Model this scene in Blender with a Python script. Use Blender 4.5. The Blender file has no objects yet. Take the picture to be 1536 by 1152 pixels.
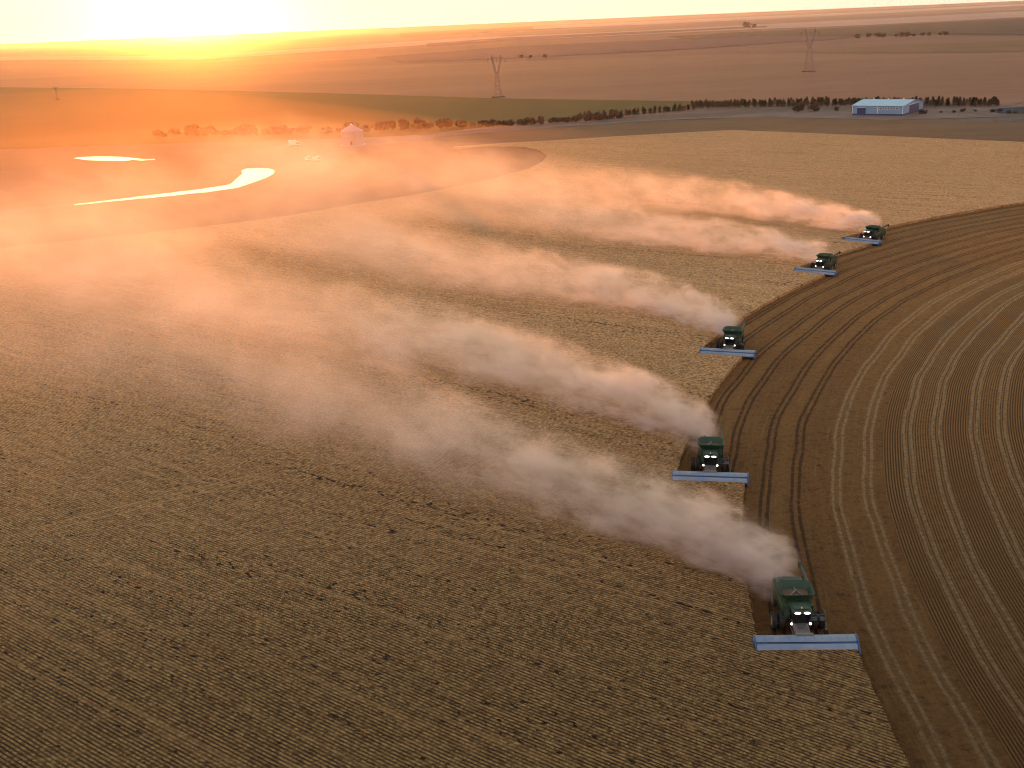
import bpy, math, random
from math import radians as RD, sin, cos, pi, atan2, sqrt, hypot
random.seed(11)
sc = bpy.context.scene
COL = sc.collection
# ------------------------------------------------------------------ survey
FPX = 1650.0; ROLL = RD(2.45); PITCH = math.atan(544.5 / FPX); CAMH = 65.5
def G(px, py, z=0.0):
    """ground position of a surveyed point of the photograph, in metres"""
    x = px - 768; y = py - 576
    u = x * cos(ROLL) - y * sin(ROLL); v = x * sin(ROLL) + y * cos(ROLL)
    dy = FPX * cos(PITCH) - v * sin(PITCH); dz = -FPX * sin(PITCH) - v * cos(PITCH)
    t = (z - CAMH) / dz
    return (u * t, dy * t)
# ------------------------------------------------------------------ nodes
def lin(r, g, b):
    f = lambda c: (c / 255 / 12.92) if c / 255 <= .04045 else ((c / 255 + .055) / 1.055) ** 2.4
    return (f(r), f(g), f(b), 1)
class NT:
    def __init__(s, name, disp=False):
        s.m = bpy.data.materials.new(name); s.m.use_nodes = True
        s.t = s.m.node_tree; s.t.nodes.clear()
        s.out = s.t.nodes.new('ShaderNodeOutputMaterial')
    def n(s, typ, **kw):
        nd = s.t.nodes.new(typ)
        for k, v in kw.items(): setattr(nd, k, v)
        return nd
    def set(s, sock, v):
        if hasattr(v, 'links') and hasattr(v, 'is_linked'): s.t.links.new(v, sock)
        elif isinstance(v, (tuple, list)):
            sock.default_value = v if len(v) == len(sock.default_value) else tuple(v)[:len(sock.default_value)]
        else: sock.default_value = v
    def math(s, op, a, b=None, c=None, clamp=False):
        nd = s.n('ShaderNodeMath', operation=op, use_clamp=clamp)
        s.set(nd.inputs[0], a)
        if b is not None: s.set(nd.inputs[1], b)
        if c is not None: s.set(nd.inputs[2], c)
        return nd.outputs[0]
    def ramp(s, v, a, b, lo=0.0, hi=1.0, smooth=False):
        nd = s.n('ShaderNodeMapRange', interpolation_type='SMOOTHSTEP' if smooth else 'LINEAR')
        s.set(nd.inputs[0], v); s.set(nd.inputs[1], a); s.set(nd.inputs[2], b); s.set(nd.inputs[3], lo); s.set(nd.inputs[4], hi)
        return nd.outputs[0]
    def mix(s, f, a, b, mode='MIX'):
        nd = s.n('ShaderNodeMix', data_type='RGBA', blend_type=mode)
        s.set(nd.inputs[0], f); s.set(nd.inputs[6], a); s.set(nd.inputs[7], b)
        return nd.outputs[2]
    def pos(s, obj=False):
        if obj: return s.n('ShaderNodeTexCoord').outputs['Object']
        return s.n('ShaderNodeNewGeometry').outputs['Position']
    def mapping(s, vec, scale=(1, 1, 1), rot=0.0, loc=(0, 0, 0)):
        nd = s.n('ShaderNodeMapping'); s.set(nd.inputs[0], vec)
        nd.inputs['Scale'].default_value = scale; nd.inputs['Rotation'].default_value = (0, 0, rot); nd.inputs['Location'].default_value = loc
        return nd.outputs[0]
    def rotated(s, vec, ang, scale):
        """rotate by ang first, then scale the axes"""
        a = s.n('ShaderNodeVectorRotate', rotation_type='Z_AXIS'); s.set(a.inputs[0], vec); a.inputs['Angle'].default_value = ang
        return s.mapping(a.outputs[0], scale)
    def noise(s, vec, scale, detail=2.0, rough=.5, dist=0.0):
        nd = s.n('ShaderNodeTexNoise'); s.set(nd.inputs['Vector'], vec)
        nd.inputs['Scale'].default_value = scale; nd.inputs['Detail'].default_value = detail
        nd.inputs['Roughness'].default_value = rough; nd.inputs['Distortion'].default_value = dist
        return nd.outputs[0]
    def sep(s, vec):
        nd = s.n('ShaderNodeSeparateXYZ'); s.set(nd.inputs[0], vec); return nd.outputs
    def comb(s, x, y, z):
        nd = s.n('ShaderNodeCombineXYZ'); s.set(nd.inputs[0], x); s.set(nd.inputs[1], y); s.set(nd.inputs[2], z); return nd.outputs[0]
    def bsdf(s, col, rough=.8, metal=0.0, bump=None, bstr=.5, bdist=.1, emis=None, estr=0.0, spec=.5, coat=0.0):
        p = s.n('ShaderNodeBsdfPrincipled')
        s.set(p.inputs['Base Color'], col); s.set(p.inputs['Roughness'], rough); s.set(p.inputs['Metallic'], metal)
        s.set(p.inputs['Specular IOR Level'], spec); s.set(p.inputs['Coat Weight'], coat)
        if emis is not None:
            s.set(p.inputs['Emission Color'], emis); s.set(p.inputs['Emission Strength'], estr)
        if bump is not None:
            b = s.n('ShaderNodeBump'); b.inputs['Strength'].default_value = bstr; b.inputs['Distance'].default_value = bdist
            s.set(b.inputs['Height'], bump); s.t.links.new(b.outputs[0], p.inputs['Normal'])
        s.t.links.new(p.outputs[0], s.out.inputs['Surface'])
        return s.m
# ------------------------------------------------------------------ mesh builder
class MB:
    def __init__(s): s.v = []; s.f = []
    def add(s, vs, fs):
        o = len(s.v); s.v += [tuple(v) for v in vs]; s.f += [tuple(i + o for i in f) for f in fs]; return s
    def box(s, x0, x1, y0, y1, z0, z1):
        return s.add([(x0, y0, z0), (x1, y0, z0), (x1, y1, z0), (x0, y1, z0), (x0, y0, z1), (x1, y0, z1), (x1, y1, z1), (x0, y1, z1)],
                     [(0, 3, 2, 1), (4, 5, 6, 7), (0, 1, 5, 4), (1, 2, 6, 5), (2, 3, 7, 6), (3, 0, 4, 7)])
    def frustum(s, b, t, z0, z1):   # b,t = (x0,x1,y0,y1)
        return s.add([(b[0], b[2], z0), (b[1], b[2], z0), (b[1], b[3], z0), (b[0], b[3], z0), (t[0], t[2], z1), (t[1], t[2], z1), (t[1], t[3], z1), (t[0], t[3], z1)],
                     [(0, 3, 2, 1), (4, 5, 6, 7), (0, 1, 5, 4), (1, 2, 6, 5), (2, 3, 7, 6), (3, 0, 4, 7)])
    def prof_x(s, prof, x0, x1):    # closed (y,z) profile extruded along x
        n = len(prof)
        vs = [(x0, y, z) for y, z in prof] + [(x1, y, z) for y, z in prof]
        fs = [tuple(range(n))[::-1], tuple(range(n, 2 * n))] + [(i, (i + 1) % n, n + (i + 1) % n, n + i) for i in range(n)]
        return s.add(vs, fs)
    def prof_y(s, prof, y0, y1):    # closed (x,z) profile extruded along y
        n = len(prof)
        vs = [(x, y0, z) for x, z in prof] + [(x, y1, z) for x, z in prof]
        fs = [tuple(range(n)), tuple(range(n, 2 * n))[::-1]] + [(i, n + i, n + (i + 1) % n, (i + 1) % n) for i in range(n)]
        return s.add(vs, fs)
    def tube(s, a, b, r0, r1=None, n=10, caps=True):
        if r1 is None: r1 = r0
        d = [b[i] - a[i] for i in range(3)]; L = sqrt(sum(q * q for q in d)) or 1; d = [q / L for q in d]
        ref = (0, 0, 1) if abs(d[2]) < .9 else (1, 0, 0)
        u = [d[1] * ref[2] - d[2] * ref[1], d[2] * ref[0] - d[0] * ref[2], d[0] * ref[1] - d[1] * ref[0]]
        l = sqrt(sum(q * q for q in u)); u = [q / l for q in u]
        w = [d[1] * u[2] - d[2] * u[1], d[2] * u[0] - d[0] * u[2], d[0] * u[1] - d[1] * u[0]]
        vs = []
        for c, r in ((a, r0), (b, r1)):
            for k in range(n):
                t = 2 * pi * k / n
                vs.append(tuple(c[i] + r * (u[i] * cos(t) + w[i] * sin(t)) for i in range(3)))
        fs = [(k, (k + 1) % n, n + (k + 1) % n, n + k) for k in range(n)]
        if caps: fs += [tuple(range(n))[::-1], tuple(range(n, 2 * n))]
        return s.add(vs, fs)
    def lathe(s, prof, c, axis='x', n=24):   # prof: (offset along axis, radius)
        vs = []
        for o, r in prof:
            for k in range(n):
                t = 2 * pi * k / n
                if axis == 'x': vs.append((c[0] + o, c[1] + r * cos(t), c[2] + r * sin(t)))
                else: vs.append((c[0] + r * cos(t), c[1] + r * sin(t), c[2] + o))
        fs = []
        for j in range(len(prof) - 1):
            for k in range(n):
                fs.append((j * n + k, j * n + (k + 1) % n, (j + 1) * n + (k + 1) % n, (j + 1) * n + k))
        return s.add(vs, fs)
    def build(s, name, mat, parent=None, bevel=0.0, smooth=False):
        me = bpy.data.meshes.new(name); me.from_pydata(s.v, [], s.f); me.validate(); me.update()
        import bmesh
        bm = bmesh.new(); bm.from_mesh(me); bmesh.ops.recalc_face_normals(bm, faces=bm.faces)
        if bevel > 0:
            bmesh.ops.bevel(bm, geom=[e for e in bm.edges if len(e.link_faces) == 2 and e.calc_face_angle(0) > .35] , offset=bevel, segments=2, affect='EDGES', profile=.6)
        bm.to_mesh(me); bm.free()
        if smooth:
            for p in me.polygons: p.use_smooth = True
        me.materials.append(mat)
        o = bpy.data.objects.new(name, me); COL.objects.link(o)
        if parent: o.parent = parent
        return o
def tag(o, label=None, cat=None, group=None, kind=None):
    if label: o['label'] = label
    if cat: o['category'] = cat
    if group: o['group'] = group
    if kind: o['kind'] = kind
    return o
def empty(name, loc=(0, 0, 0), rz=0.0):
    o = bpy.data.objects.new(name, None); COL.objects.link(o); o.location = loc; o.rotation_euler = (0, 0, rz); o.empty_display_size = .5
    return o
def kids(o): return [c for c in COL.objects if c.parent == o]
def copy_tree(o, parent=None):
    c = o.copy(); COL.objects.link(c); c.parent = parent
    for ch in kids(o): copy_tree(ch, c)
    return c
# ------------------------------------------------------------------ camera
from mathutils import Matrix, Vector
cam = bpy.data.cameras.new('camera'); camo = bpy.data.objects.new('camera', cam); COL.objects.link(camo)
cam.sensor_fit = 'HORIZONTAL'; cam.sensor_width = 36; cam.lens = 36 * FPX / 1536; cam.clip_start = 1; cam.clip_end = 120000
fw = Vector((0, cos(PITCH), -sin(PITCH))); up0 = Vector((0, sin(PITCH), cos(PITCH))); rt0 = Vector((1, 0, 0))
# u (level right), v (down) in terms of the image axes -> camera right / up
cr = rt0 * cos(ROLL) - up0 * sin(ROLL)      # image x axis
cu = rt0 * sin(ROLL) + up0 * cos(ROLL)      # image up axis
camo.matrix_world = Matrix(((cr.x, cu.x, -fw.x, 0), (cr.y, cu.y, -fw.y, 0), (cr.z, cu.z, -fw.z, CAMH), (0, 0, 0, 1)))
sc.camera = camo
# ------------------------------------------------------------------ light
SUN_AZ = atan2(6446, -1697)      # direction to the sun, seen from above, from +X
SUN_EL = RD(1.6)
sd = Vector((cos(SUN_AZ) * cos(SUN_EL), sin(SUN_AZ) * cos(SUN_EL), sin(SUN_EL)))
sl = bpy.data.lights.new('sun', 'SUN'); sl.energy = 5.0; sl.angle = RD(.6); sl.color = (1.0, .27, .035)
so = bpy.data.objects.new('sun', sl); COL.objects.link(so); so.rotation_euler = (-sd).to_track_quat('-Z', 'Y').to_euler(); so.location = (0, 0, 300)
w = bpy.data.worlds.new('World'); sc.world = w; w.use_nodes = True
nt = w.node_tree; nt.nodes.clear()
W = NT.__new__(NT); W.t = nt
out = nt.nodes.new('ShaderNodeOutputWorld'); bg = nt.nodes.new('ShaderNodeBackground'); nt.links.new(bg.outputs[0], out.inputs[0])
sky = nt.nodes.new('ShaderNodeTexSky'); sky.sky_type = 'NISHITA'; sky.sun_disc = False
sky.sun_elevation = SUN_EL; sky.sun_rotation = pi / 2 - SUN_AZ; sky.dust_density = 3.0; sky.air_density = 1.0; sky.altitude = 60
SKY_STR = 0.10
tc = nt.nodes.new('ShaderNodeTexCoord').outputs['Generated']
dp = nt.nodes.new('ShaderNodeVectorMath'); dp.operation = 'DOT_PRODUCT'; nt.links.new(tc, dp.inputs[0]); dp.inputs[1].default_value = sd
d = W.math('MAXIMUM', dp.outputs['Value'], 0.0)
z = W.sep(tc)[2]
band = W.ramp(z, 0.0, .6, 1.0, 0.0, True)
band = W.math('MULTIPLY', band, band)
wide = W.math('MULTIPLY', W.math('MULTIPLY', W.math('POWER', d, 3.0), W.ramp(z, .02, .16, .06, 1.0, True)), 5.0)  # sun-side glow strengthened above the visible strip to light the dust
core = W.math('MULTIPLY', W.math('POWER', d, 400.0), 2.5)
glow = W.mix(1.0, (1, .93, .74, 1), W.comb(W.math('ADD', W.math('ADD', core), .40), W.math('MULTIPLY_ADD', W.math('ADD', wide, core), .60, .32), W.math('MULTIPLY_ADD', W.math('ADD', wide, core), .35, .12)), 'MULTIPLY')
glow = W.mix(1.0, glow, W.comb(band, band, band), 'MULTIPLY')
skys = W.mix(1.0, sky.outputs[0], (SKY_STR * 1.0, SKY_STR, SKY_STR, 1), 'MULTIPLY')
amb = W.mix(1.0, (.60, .56, .60, 1), skys, 'ADD')       # even fill added under the blue sky, raised to light the dust
tot = W.mix(1.0, amb, glow, 'ADD')
nt.links.new(tot, bg.inputs[0]); bg.inputs[1].default_value = 1.0
# ------------------------------------------------------------------ materials
CX, CY = 303.0, 76.0       # centre of the irrigation circle being harvested
def simple(name, col, rough=.6, metal=0, var=.12, vs=3.0, **kw):
    t = NT(name); p = t.pos(obj=True); nz = t.noise(p, vs, 4)
    c = t.mix(t.ramp(nz, .3, .7), tuple(q * (1 - var) for q in col[:3]) + (1,), tuple(min(1, q * (1 + var)) for q in col[:3]) + (1,))
    return t.bsdf(c, rough, metal, **kw)
def wheat_mat():
    t = NT('ripe_wheat'); P = t.pos()
    ROW = RD(37)
    wob = t.noise(P, .02, 2)
    r = t.rotated(P, ROW, (1, 1, 1)); rs = t.sep(r)
    y = t.math('ADD', rs[1], t.math('MULTIPLY', wob, 1.5))
    ph = t.math('MULTIPLY', y, 2 * pi / .44)
    row = t.math('MULTIPLY_ADD', t.math('SINE', ph), .5, .5)
    dist = t.math('DIVIDE', t.math('SUBTRACT', t.sep(P)[1], 85.0), 170.0, clamp=True)
    fine = t.noise(P, 2.2, 3, .7)
    med = t.noise(t.rotated(P, ROW, (.25, 1, 1)), .9, 3, .6)
    big = t.noise(P, .02, 4, .55)
    band = t.noise(t.rotated(P, ROW, (.02, .35, 1)), 1.0, 3, .6)      # seed-drill passes
    c = t.mix(t.ramp(big, .3, .7), (.245, .162, .088, 1), (.33, .225, .128, 1))
    c = t.mix(t.ramp(band, .3, .75, 0, .5), c, (.24, .15, .075, 1))
    green = t.ramp(t.noise(P, .035, 3), .55, .75, 0, .35)
    c = t.mix(green, c, (.21, .18, .09, 1))
    c = t.mix(t.ramp(med, .35, .65, .0, .7), c, (.11, .07, .034, 1))
    c = t.mix(t.ramp(fine, .42, .68, 0, .9), c, (.60, .46, .27, 1)); c = t.mix(t.ramp(t.noise(P, 1.3, 5, .85), .52, .62, 0, .85), c, (.06, .035, .016, 1))
    rowd = t.math('MULTIPLY', t.math('MULTIPLY', t.ramp(row, .62, .10), t.ramp(t.sep(P)[1], 95, 175, 1.0, .5)), t.ramp(t.noise(P, .6, 2), .3, .6, .6, 1.0))
    c = t.mix(rowd, c, (.030, .017, .008, 1))
    # gaps in the stand, strung out along the drill rows
    dots = t.noise(t.rotated(P, ROW, (.62, 1.5, 1)), 1.25, 1.5, .5)
    where = t.noise(t.rotated(P, ROW, (.014, .42, 1)), 1.0, 3, .6)
    patch = t.noise(P, .05, 2)
    thr = t.math('SUBTRACT', t.ramp(where, .42, .72, .75, .535), t.ramp(patch, .45, .7, 0, .03))
    g = t.math('MULTIPLY', t.math('SUBTRACT', dots, thr), 22.0, clamp=True)
    c = t.mix(g, c, (.022, .011, .007, 1))
    gap2 = t.math('MULTIPLY', t.math('SUBTRACT', t.noise(t.rotated(P, ROW, (.6, 1.2, 1)), .45, 5, .75), .715), 20.0, clamp=True)
    c = t.mix(gap2, c, (.016, .008, .007, 1))
    pale = t.ramp(t.noise(t.rotated(P, ROW, (.02, 1.6, 1)), 1.0, 2), .55, .75, 0, .35)
    c = t.mix(pale, c, (.50, .36, .22, 1))
    for (pa, pb, st) in (((25, 803), (400, 712), .5), ((640, 660), (1075, 560), .4), ((880, 610), (1090, 545), .35)):
        a_ = G(*pa, .7); b_ = G(*pb, .7); an = atan2(b_[1] - a_[1], b_[0] - a_[0]); L_ = hypot(b_[0] - a_[0], b_[1] - a_[1])
        q = t.sep(t.mapping(P, (1, 1, 1), 0, (-a_[0], -a_[1], 0))); 
        ux = t.math('ADD', t.math('MULTIPLY', q[0], cos(an)), t.math('MULTIPLY', q[1], sin(an)))
        uy = t.math('ADD', t.math('SUBTRACT', t.math('MULTIPLY', q[1], cos(an)), t.math('MULTIPLY', q[0], sin(an))), t.math('MULTIPLY', t.math('SUBTRACT', t.noise(P, .06, 2), .5), 2.5))
        ln = t.ramp(t.math('ABSOLUTE', t.math('SUBTRACT', t.math('ABSOLUTE', uy), 1.0)), .12, .38, st, 0)
        ln = t.math('MULTIPLY', ln, t.math('MULTIPLY', t.ramp(ux, -8, 5), t.ramp(ux, L_ - 5, L_ + 8, 1, 0)))
        c = t.mix(ln, c, (.42, .30, .17, 1))
    c = t.mix(1.0, c, t.mix(t.ramp(t.sep(P)[1], 95, 240), (.62, .53, .34, 1), (1.62, 1.34, 1.02, 1)), 'MULTIPLY')  # brightening by haze and grazing view painted into the crop colour with distance
    h = t.math('SUBTRACT', t.math('ADD', t.math('MULTIPLY', row, .5), t.math('MULTIPLY', fine, .8)), g)
    return t.bsdf(c, .9, bump=h, bstr=.7, bdist=.25, spec=.15)
def stubble_mat():
    t = NT('cut_stubble'); P = t.pos(); s = t.sep(P)
    dx = t.math('SUBTRACT', s[0], CX); dy = t.math('SUBTRACT', s[1], CY)
    rr = t.math('SQRT', t.math('ADD', t.math('MULTIPLY', dx, dx), t.math('MULTIPLY', dy, dy)))
    wob = t.math('MULTIPLY', t.math('SUBTRACT', t.noise(P, .035, 1), .5), 2.6)
    wob2 = t.math('MULTIPLY', t.math('SUBTRACT', t.noise(P, .35, 2), .5), .35)
    rho = t.math('ADD', t.math('ADD', rr, wob), wob2)
    ang = t.math('ARCTAN2', dy, dx)
    arc = t.comb(t.math('MULTIPLY', rr, .9), t.math('MULTIPLY', ang, 30.0), 0.0)     # streaks along the passes
    ft = t.math('ABSOLUTE', t.math('SUBTRACT', t.math('FRACT', t.math('DIVIDE', t.math('SUBTRACT', rho, 228.35), 10.12)), .5))
    d = t.math('MULTIPLY', ft, 10.12)                 # distance from the middle of a swath
    d1 = t.math('ABSOLUTE', t.math('SUBTRACT', t.math('ABSOLUTE', t.math('SUBTRACT', d, 2.17)), .52))   # two lines each side
    line = t.ramp(d1, .15, .31, 1, 0, True)
    inner = t.ramp(rr, 267.5, 269.5, 1, 0)            # older swaths, dusty tracks
    rowsz = t.ramp(t.math('ADD', rr, t.math('MULTIPLY', wob2, 1.0)), 259.1, 259.5, 1, 0)
    wid = t.ramp(d1, .42, .62, 1, 0, True)
    line_in = t.math('MAXIMUM', t.math('MULTIPLY', line, .9), t.math('MULTIPLY', wid, t.math('MULTIPLY', inner, .18)))
    brk = t.ramp(t.noise(P, .9, 3, .6), .30, .52, .35, 1)
    fine = t.noise(P, 2.0, 4, .72); big = t.noise(P, .03, 4, .6); med = t.noise(t.mapping(arc, (1, 1, 1)), 1.0, 4, .6)
    c = t.mix(t.ramp(big, .32, .7), (.128, .070, .027, 1), (.185, .106, .046, 1))
    c = t.mix(t.ramp(med, .35, .7, 0, .65), c, (.092, .046, .018, 1))
    c = t.mix(t.ramp(fine, .45, .75, 0, .8), c, (.25, .155, .07, 1))
    c = t.mix(t.ramp(t.noise(P, .6, 6, .8), .52, .66, 0, .85), c, (.05, .027, .013, 1)); c = t.mix(t.ramp(t.noise(t.mapping(arc, (1, .25, 1)), 2.5, 4, .7), .55, .75, 0, .6), c, (.26, .18, .085, 1))
    # drilled stubble rows of the inner ring
    row = t.math('MULTIPLY_ADD', t.math('SINE', t.math('MULTIPLY', t.math('ADD', rr, t.math('MULTIPLY', wob, .3)), 2 * pi / .38)), .5, .5)
    crow = t.mix(t.ramp(row, .35, .75), (.045, .022, .011, 1), (.235, .150, .066, 1))
    crow = t.mix(t.ramp(t.noise(P, .12, 4, .6), .4, .7, 0, .6), crow, (.11, .055, .022, 1))
    crow = t.mix(t.ramp(fine, .5, .8, 0, .5), crow, (.24, .16, .08, 1))
    c = t.mix(rowsz, c, crow)
    # straw band left down the middle of each swath
    straw = t.math('MULTIPLY', t.ramp(d, .3, 1.8, .30, 0), t.ramp(t.noise(P, .8, 3), .35, .6))
    c = t.mix(straw, c, (.25, .165, .08, 1))
    far = t.ramp(s[1], 200, 330)
    tcol = t.mix(inner, (.040, .020, .010, 1), t.mix(t.ramp(fine, .35, .65), (.16, .12, .085, 1), (.34, .265, .19, 1)))
    c = t.mix(t.math('MULTIPLY', line_in, brk), c, tcol)
    c = t.mix(1.0, c, t.mix(t.ramp(s[1], 85, 260), (.50, .44, .29, 1), (1.18, 1.0, .64, 1)), 'MULTIPLY')  # lens vignette painted into the colour: near stubble darker, far lighter
    return t.bsdf(c, .92, bump=t.math('SUBTRACT', t.math('MULTIPLY', fine, 1.0), t.math('MULTIPLY', line_in, .6)), bstr=.7, bdist=.2, spec=.12)
def field_mat(name, a, b, scale=.01, ang=0.0, stretch=4.0, fine=.6, rows=0.0):
    t = NT(name); P = t.pos()
    n1 = t.noise(t.rotated(P, ang, (1 / stretch, 1, 1)), scale, 5, .6)
    n2 = t.noise(t.rotated(P, ang, (.3, 1, 1)), scale * 14, 4, .65)
    c = t.mix(t.ramp(n1, .35, .65), a, b)
    c = t.mix(t.ramp(n2, .4, .7, 0, fine), c, tuple(q * .68 for q in a[:3]) + (1,))
    c = t.mix(t.ramp(t.noise(P, scale * 60, 3, .7), .5, .8, 0, fine * .7), c, tuple(q * 1.35 for q in b[:3]) + (1,))
    c = t.mix(1.0, c, (.76, .74, .70, 1), 'MULTIPLY')
    return t.bsdf(c, .95, bump=n2, bstr=.4, bdist=.5, spec=.1)
# ------------------------------------------------------------------ ground sheets
def poly_sheet(name, pts, z, mat, label=None, cat=None, kind='structure', skirt=0.0, cuts=0):
    import bmesh
    bm = bmesh.new()
    vs = [bm.verts.new((x, y, z)) for x, y in pts]
    es = [bm.edges.new((vs[i], vs[(i + 1) % len(vs)])) for i in range(len(vs))]
    bmesh.ops.triangle_fill(bm, use_beauty=True, use_dissolve=False, edges=es, normal=(0, 0, 1))
    if skirt:
        n = len(vs); lo = [bm.verts.new((x, y, z - skirt)) for x, y in pts]
        for i in range(n): bm.faces.new((vs[i], vs[(i + 1) % n], lo[(i + 1) % n], lo[i]))
    bmesh.ops.recalc_face_normals(bm, faces=bm.faces)
    me = bpy.data.meshes.new(name); bm.to_mesh(me); bm.free(); me.materials.append(mat)
    up = sum(p.normal.z * p.area for p in me.polygons)
    if up < 0: me.flip_normals()
    o = bpy.data.objects.new(name, me); COL.objects.link(o)
    if kind: o['kind'] = kind
    if label: o['label'] = label
    if cat: o['category'] = cat
    return o
def pix(l, z=0.0): return [G(a, b, z) for a, b in l]
gm = NT('far_plain'); P = gm.pos()
n1 = gm.noise(gm.rotated(P, RD(-8), (.12, 1, 1)), .0012, 4, .6)
n2 = gm.noise(gm.rotated(P, RD(-10), (.15, 1, 1)), .006, 4, .6)
vor = gm.n('ShaderNodeTexVoronoi'); vor.distance = 'CHEBYCHEV'; gm.set(vor.inputs['Vector'], gm.rotated(P, RD(-12), (.35, 1.0, 1))); vor.inputs['Scale'].default_value = .0011
cell = gm.sep(vor.outputs['Color'])[0]
c = gm.mix(cell, (.16, .075, .055, 1), (.33, .19, .13, 1))
c = gm.mix(gm.ramp(n1, .35, .65, 0, .6), c, (.15, .09, .075, 1))
c = gm.mix(gm.ramp(n2, .4, .7, 0, .5), c, (.27, .16, .11, 1))
c = gm.mix(1.0, c, (.76, .74, .72, 1), 'MULTIPLY')
GROUND = gm.bsdf(c, .95, spec=.1)
R0 = 45000
MB().add([(-R0, -3000, 0), (R0, -3000, 0), (R0, R0, 0), (-R0, R0, 0)], [(0, 1, 2, 3)]).build('ground', GROUND)
tag(COL.objects['ground'], kind='structure')
STUB = stubble_mat()
def arc(r, a0, a1, n=40): return [(CX - r * cos(RD(a0 + (a1 - a0) * i / n)), CY + r * sin(RD(a0 + (a1 - a0) * i / n))) for i in range(n + 1)]
def th(p): return math.degrees(atan2(p[1] - CY, CX - p[0]))
# harvested ring: everything inside the outermost pass
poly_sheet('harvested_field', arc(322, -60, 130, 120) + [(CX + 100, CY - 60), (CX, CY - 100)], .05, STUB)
# --- combines: header middle (photo), heading
HDR = [((1209, 967), 3.5), ((1065, 717.5), 11), ((1091, 530), 20), ((1223, 408), 36), ((1293.5, 362), 44)]
CP = []
for (p, phi) in HDR:
    hx, hy = G(p[0], p[1], .8); f = RD(phi); CP.append((hx, hy, f))
ends = []
for hx, hy, f in CP:
    dx, dy = cos(f) * 5.5, -sin(f) * 5.5
    ends.append(((hx - dx, hy - dy), (hx + dx, hy + dy)))
RL = [268.9, 279.0, 289.0, 298.0, 307.3, 318.6]
W0 = [(40, -60)]
w_edge = []
ang0 = -30
edge = []
for k in range(5):
    ae = th(((ends[k][0][0] + ends[k][1][0]) / 2, (ends[k][0][1] + ends[k][1][1]) / 2))
    edge += [(x + random.uniform(-.13, .13), y + random.uniform(-.13, .13)) for x, y in arc(RL[k], ang0, ae - .15, 90)]; ang0 = ae + .05
edge += [(x + random.uniform(-.13, .13), y + random.uniform(-.13, .13)) for x, y in arc(RL[5], ang0, 66, 50)] + [G(1536, 303, .7), G(1700, 275, .7)]
far_edge = pix([(1800, 232), (1536, 213), (1300, 203), (1100, 195), (1000, 200), (900, 206), (830, 210.5), (780, 213), (730, 216), (680, 220)], .7)
circ = pix([(682, 223), (735, 219.5), (785, 220), (810, 225.5), (821, 233), (814, 242), (793, 253), (745, 266), (680, 281), (610, 294), (550, 303), (470, 317), (400, 328), (330, 337), (260, 345), (130, 359), (0, 372), (-160, 384), (-420, 398)], .7)
wheat_pts = edge + far_edge + circ + [(-420, 150), (-200, -40), (60, -60)]
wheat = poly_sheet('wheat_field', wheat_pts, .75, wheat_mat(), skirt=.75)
# --- other fields
def bump_line(pts, amp, n=4):
    out = []
    for i in range(len(pts)):
        a = pts[i]; b = pts[(i + 1) % len(pts)]
        for k in range(n):
            t = k / n; out.append((a[0] + (b[0] - a[0]) * t + random.uniform(-amp, amp) * (k > 0), a[1] + (b[1] - a[1]) * t + random.uniform(-amp, amp) * (k > 0)))
    return out
M_orange = field_mat('pale_stubble_far', (.25, .135, .085, 1), (.31, .18, .115, 1), .004, RD(-8), 6, .35)
M_green = field_mat('green_crop_far', (.05, .066, .018, 1), (.068, .082, .024, 1), .006, RD(-4), 6, .3)
M_brown = field_mat('brown_stubble', (.17, .098, .05, 1), (.235, .145, .08, 1), .01, RD(4), 8, .5)
M_verge = field_mat('dry_verge', (.11, .085, .07, 1), (.26, .21, .18, 1), .03, RD(-6), 4, .8)
M_gravel = field_mat('pale_gravel', (.20, .155, .135, 1), (.27, .21, .185, 1), .05, 0, 1, .4)
M_left = field_mat('ploughed_ring', (.25, .13, .07, 1), (.30, .165, .09, 1), .01, RD(10), 5, .4)
M_pink = field_mat('pale_pink_far', (.42, .27, .22, 1), (.5, .34, .28, 1), .002, RD(-8), 8, .3)
M_purp = field_mat('fallow_far', (.10, .055, .068, 1), (.135, .078, .09, 1), .002, RD(-8), 8, .3)
M_dgreen = field_mat('dark_green_far', (.038, .034, .030, 1), (.055, .048, .038, 1), .002, RD(-8), 8, .3)
def fld(name, px, z, m): return poly_sheet(name, pix(px), z, m)
fld('stubble_field', [(-500, 96), (0, 98), (440, 101), (760, 93), (1000, 84), (1250, 78), (1536, 75), (2100, 68), (2100, 190), (1536, 185), (1040, 190), (760, 210), (460, 215), (0, 230), (-500, 240)], .10, M_orange)
fld('green_field', [(-500, 128), (0, 131), (200, 133), (460, 139), (760, 148), (1040, 152), (1180, 154), (1290, 158), (1290, 165), (1040, 172), (760, 196), (560, 206), (300, 214), (0, 224), (-500, 234)], .16, M_green)
fld('grass_verge', [(420, 222), (600, 207), (700, 194), (760, 188), (900, 173), (1040, 161), (1170, 156), (1290, 152), (1500, 158), (1536, 160), (2100, 168), (2100, 200), (1536, 187), (1400, 180), (1290, 178), (1100, 178), (1000, 183), (850, 193), (700, 204), (560, 212)], .22, M_verge)
fld('brown_field', [(560, 216), (700, 203), (850, 192), (1000, 182), (1100, 177.5), (1290, 177.5), (1400, 179), (1536, 186), (2100, 200), (2100, 260), (1536, 216), (1300, 206), (1100, 198), (1000, 203), (850, 214), (820, 240), (700, 260), (560, 260)], .28, M_brown)
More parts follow.
